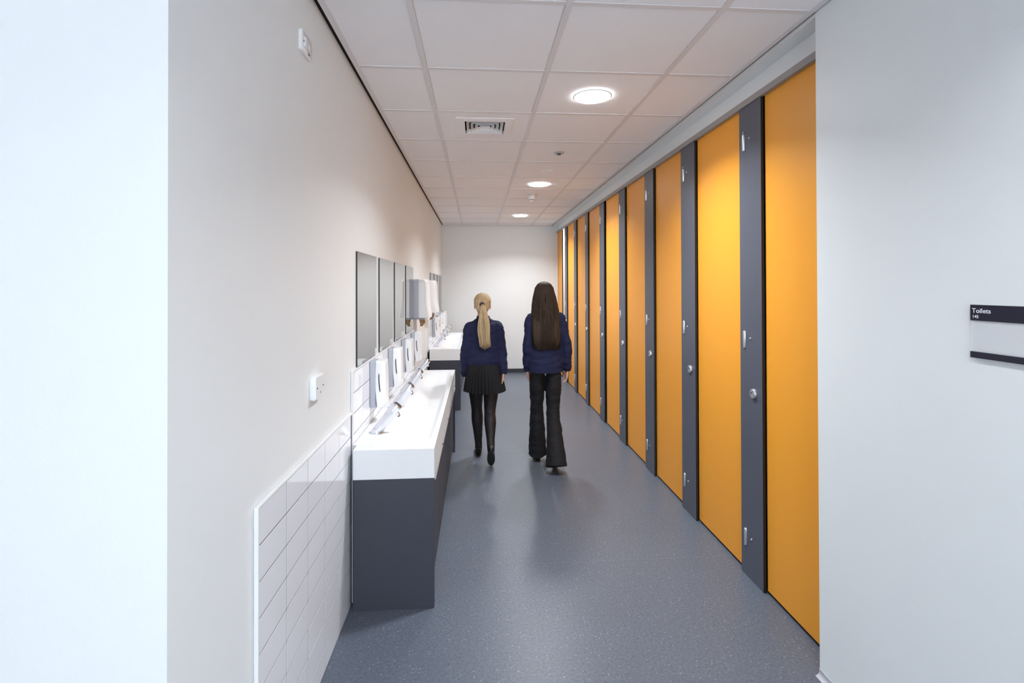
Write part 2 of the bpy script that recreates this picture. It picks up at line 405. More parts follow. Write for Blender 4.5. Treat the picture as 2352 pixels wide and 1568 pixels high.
def cabinet(y0, label):
    L = 2.23; t = thing('vanity_cabinet', label, 'cabinet', (0, y0, 0))
    def bx(n, x0, x1, a, b_, z0, z1, mt, bev=0): 
        bm = bmesh.new(); bm_box(bm, x0, x1, a, b_, z0, z1); return bm_obj(n, bm, mt, t, bev=bev, seg=1)
    bx('end_panel', X0, -.204, 0, .022, .0005, .6065, M['cab'], .001)
    bx('end_panel', X0, -.204, L-.022, L, .0005, .6065, M['cab'], .001)
    bx('plinth', -.255, -.232, .022, L-.022, .0005, .11, M['cab'])
    bx('carcass', X0+.01, -.245, .0225, L-.0225, .111, .600, M['edge'])
    ys_ = [.025, .561-.004+.0, 1.103, 1.625, L-.025]
    ys_ = [.024, .561, 1.103, 1.640, L-.024]
    for k in range(4):
        a, b_ = ys_[k]+.004, ys_[k+1]-.004
        d = bx('door', -.242, -.221, a, b_, .064, .588, M['cab'], .001)
        bm = bmesh.new(); bm_box(bm, -.222, -.198, a, b_-.02, .589, .594); bm_obj('finger_rail', bm, M['rail'], d)
    return t
cabinet(2.375, 'charcoal vanity cabinet with flush doors under the near trough')
cabinet(6.13, 'charcoal vanity cabinet under the far trough, half hidden by the girl in a skirt')

def tap(loc, label):
    t = thing('tap', label, 'tap', loc, 'leaning chrome taps along the troughs')
    d = Vector((.113, 0, .143)); r = .0265; n = 36
    ax = d.normalized(); side = Vector((0, 1, 0)); nn = side.cross(ax)
    vs = []; fs = []
    # base ring cut flat on the deck, then the leaning tube
    rings = []
    for s in (0.0, .125, .5, .93, .985, 1.0):
        rr = r if s < .96 else (r-.001 if s < .99 else r-.004)
        ring = []
        for k in range(n):
            a = 2*math.pi*k/n; off = side*rr*math.cos(a)+nn*rr*math.sin(a)
            p = d*s+off
            if s == 0: p = off - ax*(off.z/ax.z)
            ring.append(p)
        rings.append(ring)
    for ring in rings: vs += ring
    for q in range(len(rings)-1):
        for k in range(n): fs.append((q*n+k, q*n+(k+1) % n, (q+1)*n+(k+1) % n, (q+1)*n+k))
    fs.append(tuple(range((len(rings)-1)*n, len(rings)*n)))
    newmesh('body', vs, fs, M['chrome'], t, smooth=True)
    cyl('end_cap', d*.998, d+ax*.0015, .0205, .0200, M['darkm'], t, bev=.0004)
    # spout nose under the upper end
    p = d*.80+Vector((.016, 0, -.010)); q = p+Vector((.010, 0, -.020))
    cyl('outlet', p, q, .0095, .009, M['chrome'], t, 20, bev=.002)
    cyl('aerator', q, q+Vector((.002, 0, -.004)), .008, .007, M['darkm'], t, 16)
    # oblong cover on the flank
    for sgn in (-1,):
        pts = []; Lh, rh = .045, .008
        for k in range(24):
            a = 2*math.pi*k/24; c = Lh if math.sin(a) >= 0 else -Lh
            pts.append((rh*math.cos(a), c+rh*math.sin(a)))
        vs = []; 
        for e in (0.0, .003):
            for u, v in pts:
                bulge = math.sqrt(max(0, r*r-(u*.98)**2)); vs.append(d*.50+ax*v+nn*u+side*sgn*(bulge+e))
        m_ = 24; fs = [(k, (k+1) % m_, m_+(k+1) % m_, m_+k) for k in range(m_)]+[tuple(range(m_, 2*m_))]
        newmesh('flank_cover', vs, fs, M['steel'], t)
    cyl('base_ring', (0, 0, -.001), (0, 0, .003), .038, .036, M['chrome'], t, bev=.001)
    return t
tn = ['nearest chrome tap, at the near trough\'s left end', 'second tap from the camera on the near trough', 'third tap from the camera on the near trough', 'fourth tap, at the far end of the near trough',
      'first tap of the far trough', 'second tap of the far trough', 'third tap of the far trough', 'last tap, by the far end wall']
t0 = tap((-.528, 2.66, .7455), tn[0])
for k in range(1, 8): dup(t0, (-.528, (2.66+.54*k) if k < 4 else (6.415+.54*(k-4)), .7455), tn[k])

# ------------------------------------------------------------------ soap dispensers
def loft_x(profile, n=24):
    """profile: list of (x, y0, y1, z0, z1, corner radius) rounded rectangles stacked along x"""
    vs = []; fs = []
    for (x, y0, y1, z0, z1, r) in profile:
        for cx_, cz_, a0 in ((y1-r, z1-r, 0), (y0+r, z1-r, 90), (y0+r, z0+r, 180), (y1-r, z0+r, 270)):
            for q in range(n//4): a = R(a0+90*q/(n//4-1)); vs.append((x, cx_+r*math.cos(a), cz_+r*math.sin(a)))
    for p in range(len(profile)-1):
        for k in range(n): fs.append((p*n+k, (p+1)*n+k, (p+1)*n+(k+1) % n, p*n+(k+1) % n))
    fs.append(tuple(range(n))); fs.append(tuple(range((len(profile)-1)*n, len(profile)*n))[::-1])
    return vs, fs
def flat_smooth(o, ang=40):
    o.data.polygons.foreach_set('use_smooth', [True]*len(o.data.polygons))
    bm = bmesh.new(); bm.from_mesh(o.data); bmesh.ops.recalc_face_normals(bm, faces=bm.faces)
    for e in bm.edges:
        if len(e.link_faces) == 2 and e.calc_face_angle(0) > R(ang): e.smooth = False
    bm.to_mesh(o.data); bm.free()
def soap(loc, label):
    t = thing('soap_dispenser', label, 'dispenser', loc, 'white and grey soap dispensers on the splashbacks')
    W_, Hh = .115, .262
    vs, fs = loft_x([(0, 0, W_, 0, Hh, .012), (.018, 0, W_, 0, Hh, .014), (.030, .001, W_-.001, .001, Hh-.001, .014)])
    flat_smooth(newmesh('back_shell', vs, fs, M['plast2'], t))
    # cover: side outline is curved, deeper at the belly
    vs = []; fs = []; n = 20
    def ring(zz, k):
        # front x at height zz (0..1)
        belly = .082+.004*math.sin(math.pi*min(1, zz*.9+.1)) if zz > .02 else .076
        back = .0305+.010*(1-math.sin(math.pi*zz))*(1 if zz < .5 else .15)
        r = .016
        pts = [(back, 0), (belly-r, 0)] + [(belly-r+r*math.sin(a), r-r*math.cos(a)) for a in [R(v) for v in (22, 45, 68, 90)]]
        pts += [(belly, W_-r)] + [(belly-r+r*math.cos(a), W_-r+r*math.sin(a)) for a in [R(v) for v in (22, 45, 68, 90)]] + [(back, W_)]
        return [(x, y, .004+zz*(Hh-.010)) for x, y in pts]
    lv = [0, .03, .1, .2, .3, .4, .5, .6, .7, .8, .9, .96, 1]
    rs = [ring(z, 0) for z in lv]
    top = rs[-1]; rs.append([(x*.93+.003, y*.92+.004, z+.005) for x, y, z in top]); bot = rs[0]
    for q in rs: vs += q
    m_ = len(rs[0])
    for p in range(len(rs)-1):
        for k in range(m_): fs.append((p*m_+k, p*m_+(k+1) % m_, (p+1)*m_+(k+1) % m_, (p+1)*m_+k))
    fs.append(tuple(range(m_))[::-1]); fs.append(tuple(range((len(rs)-1)*m_, len(rs)*m_)))
    flat_smooth(newmesh('cover', vs, fs, M['plast'], t))
    # curved level window on both flanks
    for yy, sg in ((-.0008, 1), (W_-.0012, 1)):
        vs = []; N = 12
        for e in (0, .002):
            for k in range(N+1):
                u = k/N; z = .088+.105*u; x = .049-.0025*math.sin(math.pi*u)+.007*(1-u); h = .0034*math.sqrt(max(.05, 1-(2*u-1)**8))
                vs.append((x-h, yy+e, z)); vs.append((x+h, yy+e, z))
        W2 = 2*(N+1); fs = []
        for k in range(N):
            a = 2*k; fs += [(a, a+1, a+3, a+2), (W2+a, W2+a+2, W2+a+3, W2+a+1), (a, a+2, W2+a+2, W2+a), (a+1, W2+a+1, W2+a+3, a+3)]
        newmesh('level_window', vs, fs, M['slot'], t)
    bm = bmesh.new(); bm_box(bm, .066, .090, .030, W_-.030, .010, .040); bm_obj('push_bar', bm, M['plast'], t, bev=.004)
    cyl('nozzle', (.062, W_/2, .006), (.062, W_/2, -.008), .007, .005, M['plast2'], t, 14)
    return t
sn = ['nearest soap dispenser, over the first tap', 'second soap dispenser from the camera', 'third soap dispenser from the camera', 'fourth soap dispenser, at the near splashback\'s far end',
      'first soap dispenser over the far trough, its grey flank showing', 'second soap dispenser over the far trough', 'third soap dispenser over the far trough', 'last soap dispenser, by the far end wall']
s0 = soap((-.5955, 2.83, .83), sn[0])
for k in range(1, 8): dup(s0, (-.5955, (2.83+.577*k) if k < 4 else (6.73+.577*(k-4)), .83), sn[k])

# ------------------------------------------------------------------ paper towel dispensers
def towel(loc, label):
    t = thing('towel_dispenser', label, 'dispenser', loc, 'large white paper towel dispensers')
    W_, Hh = .30, .385
    def sect(zz, back, front, inset):
        r = .035
        pts = [(back, inset), (front-r, inset)] + [(front-r+r*math.sin(R(a)), inset+r-r*math.cos(R(a))) for a in (15, 30, 45, 60, 75, 90)]
        pts += [(front-r+r*math.cos(R(a)), W_-inset-r+r*math.sin(R(a))) for a in (0, 15, 30, 45, 60, 75, 90)] + [(back, W_-inset)]
        return [(x, y, zz) for x, y in pts]
    def body(name, lev, mt):
        vs = []; fs = []
        for q in lev: vs += sect(*q)
        m_ = len(sect(*lev[0]))
        for p in range(len(lev)-1):
            for k in range(m_): fs.append((p*m_+k, p*m_+(k+1) % m_, (p+1)*m_+(k+1) % m_, (p+1)*m_+k))
        fs.append(tuple(range(m_))[::-1]); fs.append(tuple(range((len(lev)-1)*m_, len(lev)*m_)))
        o = newmesh(name, vs, fs, mt, t); flat_smooth(o, 50); return o
    vs, fs = loft_x([(0, 0, W_, 0, Hh-.002, .02), (.040, 0, W_, 0, Hh, .022), (.050, .001, W_-.001, 0, Hh-.002, .022)])
    flat_smooth(newmesh('back_shell', vs, fs, M['plast2'], t))
    body('cover', [(.012, .051, .155, .006), (.05, .051, .153, .001), (.10, .051, .142, 0), (.18, .051, .135, 0), (.30, .051, .132, 0), (.355, .051, .130, 0), (.372, .051, .126, .002), (.381, .051, .118, .008), (.385, .051, .105, .018)], M['plast'])
    bm = bmesh.new(); bm_box(bm, .05, .095, .03, W_-.03, -.003, .006); bm_obj('paper_slot', bm, M['plast2'], t)
    # folded brown towel hanging out of the slot
    vs = []; fs = []; n = 8
    for k in range(n+1):
        u = k/n; z = -.002-.07*u; x = .070+.012*math.sin(u*3.0)-.008*u
        wv = .045-.012*u*u
        for s in (-1, 1): vs.append((x+s*wv/2+.004*s*math.sin(u*5), .075+.012*u+.008*s*math.sin(u*4), z))
    nv = len(vs); vs += [(x, y+.0015, z) for x, y, z in vs]
    for k in range(n): a = 2*k; fs += [(a, a+1, a+3, a+2), (nv+a, nv+a+2, nv+a+3, nv+a+1), (a, a+2, nv+a+2, nv+a), (a+1, nv+a+1, nv+a+3, a+3)]
    o = newmesh('paper_towel', vs, fs, M['kraft'], t, smooth=True); o['label'] = 'brown folded paper towel'
    bm = bmesh.new(); bm_box(bm, .1325, .1335, .12, .18, .345, .352); bm_obj('key_slot', bm, M['plast2'], t)
    return t
d0 = towel((XL+.0005, 4.815, 1.192), 'paper towel dispenser beside the near mirrors')
dup(d0, (XL+.0005, 5.80, 1.192), 'second paper towel dispenser, in front of the far mirrors')

# ------------------------------------------------------------------ wall plates
def plate(name, label, y0, y1, z0, z1, depth, kind):
    t = thing(name, label, 'socket' if kind != 'switch' else 'switch', (XL, y0, z0))
    W_, Hh = y1-y0, z1-z0
    vs, fs = loft_x([(.0003, .002, W_-.002, .002, Hh-.002, .006), (depth*.7, 0, W_, 0, Hh, .008), (depth, .003, W_-.003, .003, Hh-.003, .008)])
    flat_smooth(newmesh('face_plate', vs, fs, M['plast'], t), 50)
    for y in (.018, W_-.018):
        cyl('screw', (depth-.001, y, Hh/2), (depth+.0012, y, Hh/2), .0035, .003, M['slot'], t, 12)
    if kind == 'fused':
        bm = bmesh.new(); bm_box(bm, depth, depth+.004, W_*.22, W_*.42, Hh*.30, Hh*.72); bm_obj('rocker', bm, M['plast'], t, bev=.0012)
        bm = bmesh.new(); bm_box(bm, depth, depth+.002, W_*.55, W_*.8, Hh*.35, Hh*.62); bm_obj('fuse_holder', bm, M['plast'], t, bev=.0008)
        bm = bmesh.new(); bm_box(bm, depth, depth+.0015, W_*.60, W_*.72, Hh*.12, Hh*.2); bm_obj('indicator', bm, M['slot'], t)
    if kind == 'cable':
        cyl('cable_outlet', (depth-.001, W_*.5, Hh*.28), (depth+.002, W_*.5, Hh*.28), .005, .0045, M['plast2'], t, 14)
    return t
plate('fused_spur', 'white fused switch plate high on the left wall near the ceiling', 1.752, 1.858, 2.318, 2.394, .012, 'fused')
plate('outlet_plate', 'square white outlet plate on the left wall above the tiled panel', 1.866, 1.971, 1.088, 1.176, .022, 'cable')
plate('outlet_plate', 'tiny far white plate high on the left wall above the towel dispensers', 5.47, 5.56, 2.295, 2.37, .010, 'cable')

# ------------------------------------------------------------------ cubicle fronts
P = [(2.368, 2.570), (3.122, 3.338), (3.878, 4.085), (4.645, 4.846), (5.430, 5.631), (6.232, 6.395), (6.966, 7.141), (7.715, 7.895)]
ordn = ['first', 'second', 'third', 'fourth', 'fifth', 'sixth', 'seventh', 'eighth']
def two_tone(o, core, face_axis='x'):
    for f in o.data.polygons:
        f.material_index = 0 if abs(f.normal.x) > .7 else 1
def pilaster(y0, y1, label):
    t = thing('cubicle_pilaster', label, 'pilaster', (1.395, y0, 0), 'dark grey cubicle pilasters')
    bm = bmesh.new(); bm_box(bm, 0, .0145, 0, y1-y0, .001, 2.4365)
    two_tone(bm_obj('panel', bm, [M['grey'], M['edge']], t), 0)
    L = y1-y0
    for z in (2.252, 1.2245, .1985):
        vs, fs = [], []; n = 16; hh = .0455; r = .0085; yc = L-.044
        pts = []
        for k in range(n):
            a = 2*math.pi*k/n; c = hh-r if math.sin(a) >= 0 else -(hh-r); pts.append((r*math.cos(a), c+r*math.sin(a)))
        for e, s in ((0, 1), (-.006, .9), (-.008, .6)):
            for u, v in pts: vs.append((e, yc+u*s, z+v*(1 if s > .8 else .96)))
        for p in range(2):
            for k in range(n): fs.append((p*n+k, p*n+(k+1) % n, (p+1)*n+(k+1) % n, (p+1)*n+k))
        fs.append(tuple(range(2*n, 3*n)))
        flat_smooth(newmesh('hinge_cover', vs, fs, M['steel'], t), 60)
        cyl('bolt', (0, L-.098, z+.010), (-.004, L-.098, z+.010), .0065, .005, M['steel'], t, 14)
        if z > 2: cyl('hinge_pin', (-.001, yc, z+.054), (-.004, yc, z+.054), .005, .005, M['steel'], t, 12)
    lk = cyl('lock', (0, .072, .959), (-.012, .072, .959), .0255, .023, M['steel'], t, 28, bev=.002)
    o = cyl('indicator_slot', (-.0115, .080, .962), (-.0128, .080, .962), .006, .006, M['slot'], lk, 12)
    return t
for i, (a, b_) in enumerate(P):
    lab = ('nearest dark grey cubicle pilaster, widest in view' if i == 0 else
           'last dark grey cubicle pilaster, beside the bright open gap' if i == 7 else
           f'{ordn[i]} dark grey cubicle pilaster counted from the near right wall')
    pilaster(a, b_, lab)
D = [(1.88, 2.362)] + [(P[i][1]-.02, P[i+1][0]-.006) for i in range(7)] + [(8.255, 8.728)]
D[4] = (D[4][0], D[4][1]-.028)
ord9 = ordn + ['ninth']
for i, (a, b_) in enumerate(D):
    lab = ('nearest orange cubicle door, cut off by the near right wall' if i == 0 else
           'last orange cubicle door, ajar beside the far end wall' if i == 8 else
           f'{ord9[i]} orange cubicle door counted from the near right wall')
    t = thing('cubicle_door', lab, 'door', (1.4135, a, 0), 'orange full-height cubicle doors')
    bm = bmesh.new(); bm_box(bm, 0, .016, 0, b_-a, .016, 2.452)
    two_tone(bm_obj('panel', bm, [M['orange'], M['edge']], t), 0)
    cyl('inner_handle', (.016, .06, 1.0), (.034, .06, 1.0), .012, .012, M['steel'], t, 16, bev=.002)
    box_y = b_-a
    bm = bmesh.new(); bm_box(bm, .004, .014, .01, b_-a-.01, .001, .0158); bm_obj('under_door_shade', bm, M['edge'], t)  # dark strip paints in the shade of the gap under the door
t = box('transom_rail', 1.388, 1.412, 1.87, 8.715, 2.4375, 2.4695, M['rail'], bev=.0015); tag(t, 'long grey metal rail running above the orange cubicle doors', 'rail')
t = box('cubicle_partition', 1.4305, 2.8495, 7.815, 7.833, .0005, 2.6195, M['paint']); tag(t, 'white partition inside the last cubicle', 'partition')

# ------------------------------------------------------------------ door sign
t = thing('door_sign', 'navy and clear wall sign reading Toilets 145 on the near right wall', 'sign', (XR, 1.246, 1.313))
def sb(n, d0, d1, y0, y1, z0, z1, mt, bev=0):
    bm = bmesh.new(); bm_box(bm, -d1, -d0, -y1, -y0, z0, z1); return bm_obj(n, bm, mt, t, bev=bev, seg=2)
sb('back_plate', .0003, .0030, .0005, .209, .001, .139, M['paper'])
sb('header_band', .0030, .0075, 0, .21, .0985, .140, M['navy'], .0006)
sb('footer_band', .0030, .0085, 0, .21, 0, .0165, M['navy'], .0006)
sb('clear_window', .0042, .0062, .0, .21, .0167, .0983, M['clear'])
sb('paper_insert', .0031, .0038, .010, .20, .020, .096, M['paper'])
def text(s, size, y, z, off):
    cu = bpy.data.curves.new('txt', 'FONT'); cu.body = s; cu.size = size; cu.offset = off; cu.extrude = .0002; cu.space_character = 1.04
    tmp = bpy.data.objects.new('txt', cu); C.objects.link(tmp); bpy.context.view_layer.update()
    me = bpy.data.meshes.new_from_object(tmp.evaluated_get(bpy.context.evaluated_depsgraph_get()))
    bpy.data.objects.remove(tmp)
    me.transform(Matrix(((0, 0, -1, 0), (-1, 0, 0, 0), (0, 1, 0, 0), (0, 0, 0, 1))))
    me.materials.clear(); me.materials.append(M['ink'])
    o = bpy.data.objects.new('lettering', me); C.objects.link(o); o.parent = t; o.location = (-.0078, -y, z); return o
text('Toilets', .0168, .0055, .1190, .00016)
text('145', .0112, .0058, .1052, .00008)

# ------------------------------------------------------------------ people
def ring_tube(pts, rad, n=20, side=Vector((1, 0, 0)), cap=True):
    """closed tube through pts; rad: list of (a, b) = half-width along side, half-depth across"""
    vs = []; fs = []
    pts = [Vector(p) for p in pts]
    for i, p in enumerate(pts):
        d = (pts[min(i+1, len(pts)-1)]-pts[max(i-1, 0)]).normalized()
        s = (side-d*side.dot(d)).normalized(); q = d.cross(s)
        a, b_ = rad[i] if isinstance(rad[i], tuple) else (rad[i], rad[i])
        for k in range(n):
            t_ = 2*math.pi*k/n; vs.append(p+s*a*math.cos(t_)+q*b_*math.sin(t_))
    for i in range(len(pts)-1):
        for k in range(n): fs.append((i*n+k, i*n+(k+1) % n, (i+1)*n+(k+1) % n, (i+1)*n+k))
    if cap: fs.append(tuple(range(n))[::-1]); fs.append(tuple(range((len(pts)-1)*n, len(pts)*n)))
    return vs, fs
def smooth_path(pts, rad, sub=4):
    """Catmull-Rom resampling of centres and radii"""
    rad = [r if isinstance(r, tuple) else (r, r) for r in rad]
    P_ = [Vector((*p, *r)) for p, r in zip(pts, rad)]; out = []
    for i in range(len(P_)-1):
        p0, p1, p2, p3 = P_[max(i-1, 0)], P_[i], P_[i+1], P_[min(i+2, len(P_)-1)]
        for k in range(sub):
            t_ = k/sub; out.append(.5*((2*p1)+(p2-p0)*t_+(2*p0-5*p1+4*p2-p3)*t_*t_+(3*p1-p0-3*p2+p3)*t_**3))
    out.append(P_[-1])
    return [Vector(v[:3]) for v in out], [(max(.001, v[3]), max(.001, v[4])) for v in out]
def ellipsoid(c, r, n=18, m_=12):
    vs = []; fs = []
    for j in range(1, m_):
        th = math.pi*j/m_
        for k in range(n): a = 2*math.pi*k/n; vs.append(Vector((c[0]+r[0]*math.sin(th)*math.cos(a), c[1]+r[1]*math.sin(th)*math.sin(a), c[2]-r[2]*math.cos(th))))
    for j in range(m_-2):
        for k in range(n): fs.append((j*n+k, j*n+(k+1) % n, (j+1)*n+(k+1) % n, (j+1)*n+k))
    b_ = len(vs); vs += [Vector((c[0], c[1], c[2]-r[2])), Vector((c[0], c[1], c[2]+r[2]))]
    for k in range(n): fs.append((b_, (k+1) % n, k)); fs.append((b_+1, (m_-2)*n+k, (m_-2)*n+(k+1) % n))
    return vs, fs
class Parts:
    def __init__(s): s.v = []; s.f = []
    def add(s, vf):
        o = len(s.v); s.v += list(vf[0]); s.f += [tuple(i+o for i in f) for f in vf[1]]; return s
    def tube(s, pts, rad, n=20, side=Vector((1, 0, 0)), sub=4):
        p, r = smooth_path(pts, rad, sub); return s.add(ring_tube(p, r, n, side))
    def fuse(s, name, mt, parent, voxel, smooth_it=4, disp=None):
        """join every overlapping piece into one continuous skin"""
        o = newmesh('tmp', s.v, s.f, mt)
        bm = bmesh.new(); bm.from_mesh(o.data); bmesh.ops.recalc_face_normals(bm, faces=bm.faces); bm.to_mesh(o.data); bm.free()
        md = o.modifiers.new('r', 'REMESH'); md.mode = 'VOXEL'; md.voxel_size = voxel
        if smooth_it: sm = o.modifiers.new('s', 'SMOOTH'); sm.iterations = smooth_it; sm.factor = .5
        bpy.context.view_layer.update()
        me = bpy.data.meshes.new_from_object(o.evaluated_get(bpy.context.evaluated_depsgraph_get()))
        bpy.data.objects.remove(o)
        if disp:
            nr = [v.normal.copy() for v in me.vertices]
            for v, q in zip(me.vertices, nr): v.co += q*disp(v.co)
        me.polygons.foreach_set('use_smooth', [True]*len(me.polygons))
        me.materials.clear(); me.materials.append(mt); me.name = name
        r = bpy.data.objects.new(name, me); C.objects.link(r); r.parent = parent; return r

def hand(parts, wrist, side, s=1.0, fwd=Vector((0, 1, 0)), down=Vector((0, 0, -1))):
    """relaxed hand hanging from the wrist; side -1 left, +1 right; palm faces the thigh, thumb forward"""
    w_ = Vector(wrist); inn = Vector((-side, 0, 0)); dn = (down+inn*.10+fwd*.08).normalized()
    pw = .036*s; L = .078*s
    parts.tube([w_-dn*.012, w_+dn*L*.35, w_+dn*L*.8, w_+dn*L], [(.016*s, .023*s), (.013*s, .031*s), (.013*s, .036*s), (.011*s, .034*s)], 16, inn, 3)
    lens = [.058, .066, .061, .048]
    for i in range(4):
        off = (1.5-i)*.0175*s
        b_ = w_+dn*L*.88+fwd*off; l = lens[i]*s; cur = .30+.10*i
        p1 = b_+dn*l*.40+inn*l*.06; d2 = (dn+inn*cur).normalized(); p2 = p1+d2*l*.35; d3 = (dn+inn*(cur*2.3)).normalized(); p3 = p2+d3*l*.27
        parts.tube([b_-dn*.018*s, b_, p1, p2, p3], [.0078*s, .0080*s, .0074*s, .0068*s, .0052*s], 10, fwd, 3)
    b_ = w_+dn*L*.22+fwd*.026*s+inn*.004; d1 = (dn*.75+fwd*.62+inn*.25).normalized(); d2 = (dn*.93+fwd*.25+inn*.3).normalized()
    parts.tube([b_-d1*.012*s, b_+d1*.010*s, b_+d1*.036*s, b_+d1*.036*s+d2*.026*s], [.011*s, .0105*s, .0088*s, .0060*s], 10, inn, 3)

def head(parts, c, s):
    """c = centre of the skull, facing +Y"""
    cx_, cy_, cz = c
    parts.add(ellipsoid((cx_, cy_-.004*s, cz+.018*s), (.070*s, .086*s, .082*s), 28, 20))
    parts.add(ellipsoid((cx_, cy_+.026*s, cz-.038*s), (.054*s, .056*s, .066*s), 24, 16))
    parts.add(ellipsoid((cx_, cy_+.058*s, cz-.085*s), (.024*s, .020*s, .018*s), 14, 10))
    parts.tube([(cx_, cy_+.078*s, cz+.006*s), (cx_, cy_+.088*s, cz-.014*s), (cx_, cy_+.097*s, cz-.030*s), (cx_, cy_+.086*s, cz-.038*s)], [.006*s, .008*s, .011*s, .008*s], 10)
    for sg in (-1, 1):
        parts.add(ellipsoid((cx_+sg*.012*s, cy_+.084*s, cz-.034*s), (.007*s, .007*s, .006*s), 10, 8))
        parts.add(ellipsoid((cx_+sg*.073*s, cy_+.000*s, cz-.014*s), (.007*s, .017*s, .028*s), 12, 10))
        parts.add(ellipsoid((cx_+sg*.040*s, cy_+.052*s, cz-.028*s), (.022*s, .022*s, .018*s), 12, 10))
        parts.add(ellipsoid((cx_+sg*.028*s, cy_+.076*s, cz+.020*s), (.022*s, .008*s, .007*s), 12, 8))
    parts.add(ellipsoid((cx_, cy_+.076*s, cz-.056*s), (.022*s, .012*s, .008*s), 14, 8))
def face_bits(root, c, s):
    cx_, cy_, cz = c
    for sg in (-1, 1):
        v, f = ellipsoid((cx_+sg*.029*s, cy_+.069*s, cz+.002*s), (.0115*s, .0085*s, .0058*s), 14, 10); e = newmesh('eye', v, f, M['eye'], root, True)
        v, f = ellipsoid((cx_+sg*.029*s, cy_+.0762*s, cz+.002*s), (.0048*s, .002*s, .0046*s), 12, 8); newmesh('iris', v, f, M['iris'], e, True)
    v, f = ellipsoid((cx_, cy_+.085*s, cz-.056*s), (.021*s, .005*s, .0075*s), 16, 8); newmesh('mouth', v, f, M['lip'], root, True)

def shoe(root, heel, toe, s, sock=None):
    """flat black shoe from heel point to toe point (both at sole level)"""
    h, t_ = Vector(heel), Vector(toe); d = (t_-h); L = d.length; d.normalize()
    sd = Vector((0, 0, 1)).cross(d)
    if sd.length < .2: sd = Vector((1, 0, 0))
    sd.normalize(); upv = d.cross(sd)
    if upv.z < 0 and abs(upv.z) > .2: upv = -upv
    u = upv; prof = [(-.005, .020, .030), (.02, .030, .036), (.08, .030, .034), (.14, .035, .026), (.19, .034, .019), (.225, .022, .013), (.237, .010, .008)]
    k_ = L/.232; pp = Parts()
    pp.tube([h+d*x*k_+u*(.014+z) for x, a, z in prof], [(a*s, z*s) for x, a, z in prof], 18, sd, 3)
    pp.tube([h+d*.035*k_+u*.03, h+d*.034*k_+u*.062*s], [(.030*s, .038*s), (.027*s, .034*s)], 18, sd, 3)
    o = pp.fuse('shoe', M['shoe'], root, .005, 3)
    # sole outline
    n = 20; vs = []; fs = []
    for e in (0, .011):
        for k in range(n):
            a = 2*math.pi*k/n; x = .116-.122*math.cos(a); wv = .034*math.sin(a)*(1 if x > .1 else .84)
            vs.append(h+d*x*k_+sd*wv*s+u*e)
    fs = [(k, (k+1) % n, n+(k+1) % n, n+k) for k in range(n)]+[tuple(range(n))[::-1], tuple(range(n, 2*n))]
    newmesh('sole', vs, fs, M['sole'], o)
    return o

def limb_arm(parts, sh, el, wr, r, side, n=18, sub=4):
    sh, el, wr = Vector(sh), Vector(el), Vector(wr)
    parts.tube([sh, sh.lerp(el, .45), el, el.lerp(wr, .35), wr], [(r[0], r[0]), (r[1], r[1]), (r[2], r[2]), (r[3], r[3]), (r[4], r[4]*1.15)], n, Vector((1, 0, 0)), sub)

def folds(amp, sc, seed):
    def f(p):
        q = Vector((p.x*sc, p.y*sc, p.z*sc*2.2+seed))
        return amp*noise.noise(q)+amp*.45*noise.noise(q*2.7)
    return f

def strands(c_pts_fn, count, rad, n=5, seg=9):
    vs = []; fs = []
    for i in range(count):
        pts = c_pts_fn(i)
        if not pts: continue
        r = rad*random.uniform(.6, 1.2)
        radl = [r*(1-.75*(k/(len(pts)-1))**3) for k in range(len(pts))]
        v, f = ring_tube(pts, radl, n, Vector((1, .2, 0)).normalized()); o = len(vs); vs += v; fs += [tuple(q+o for q in g) for g in f]
    return vs, fs

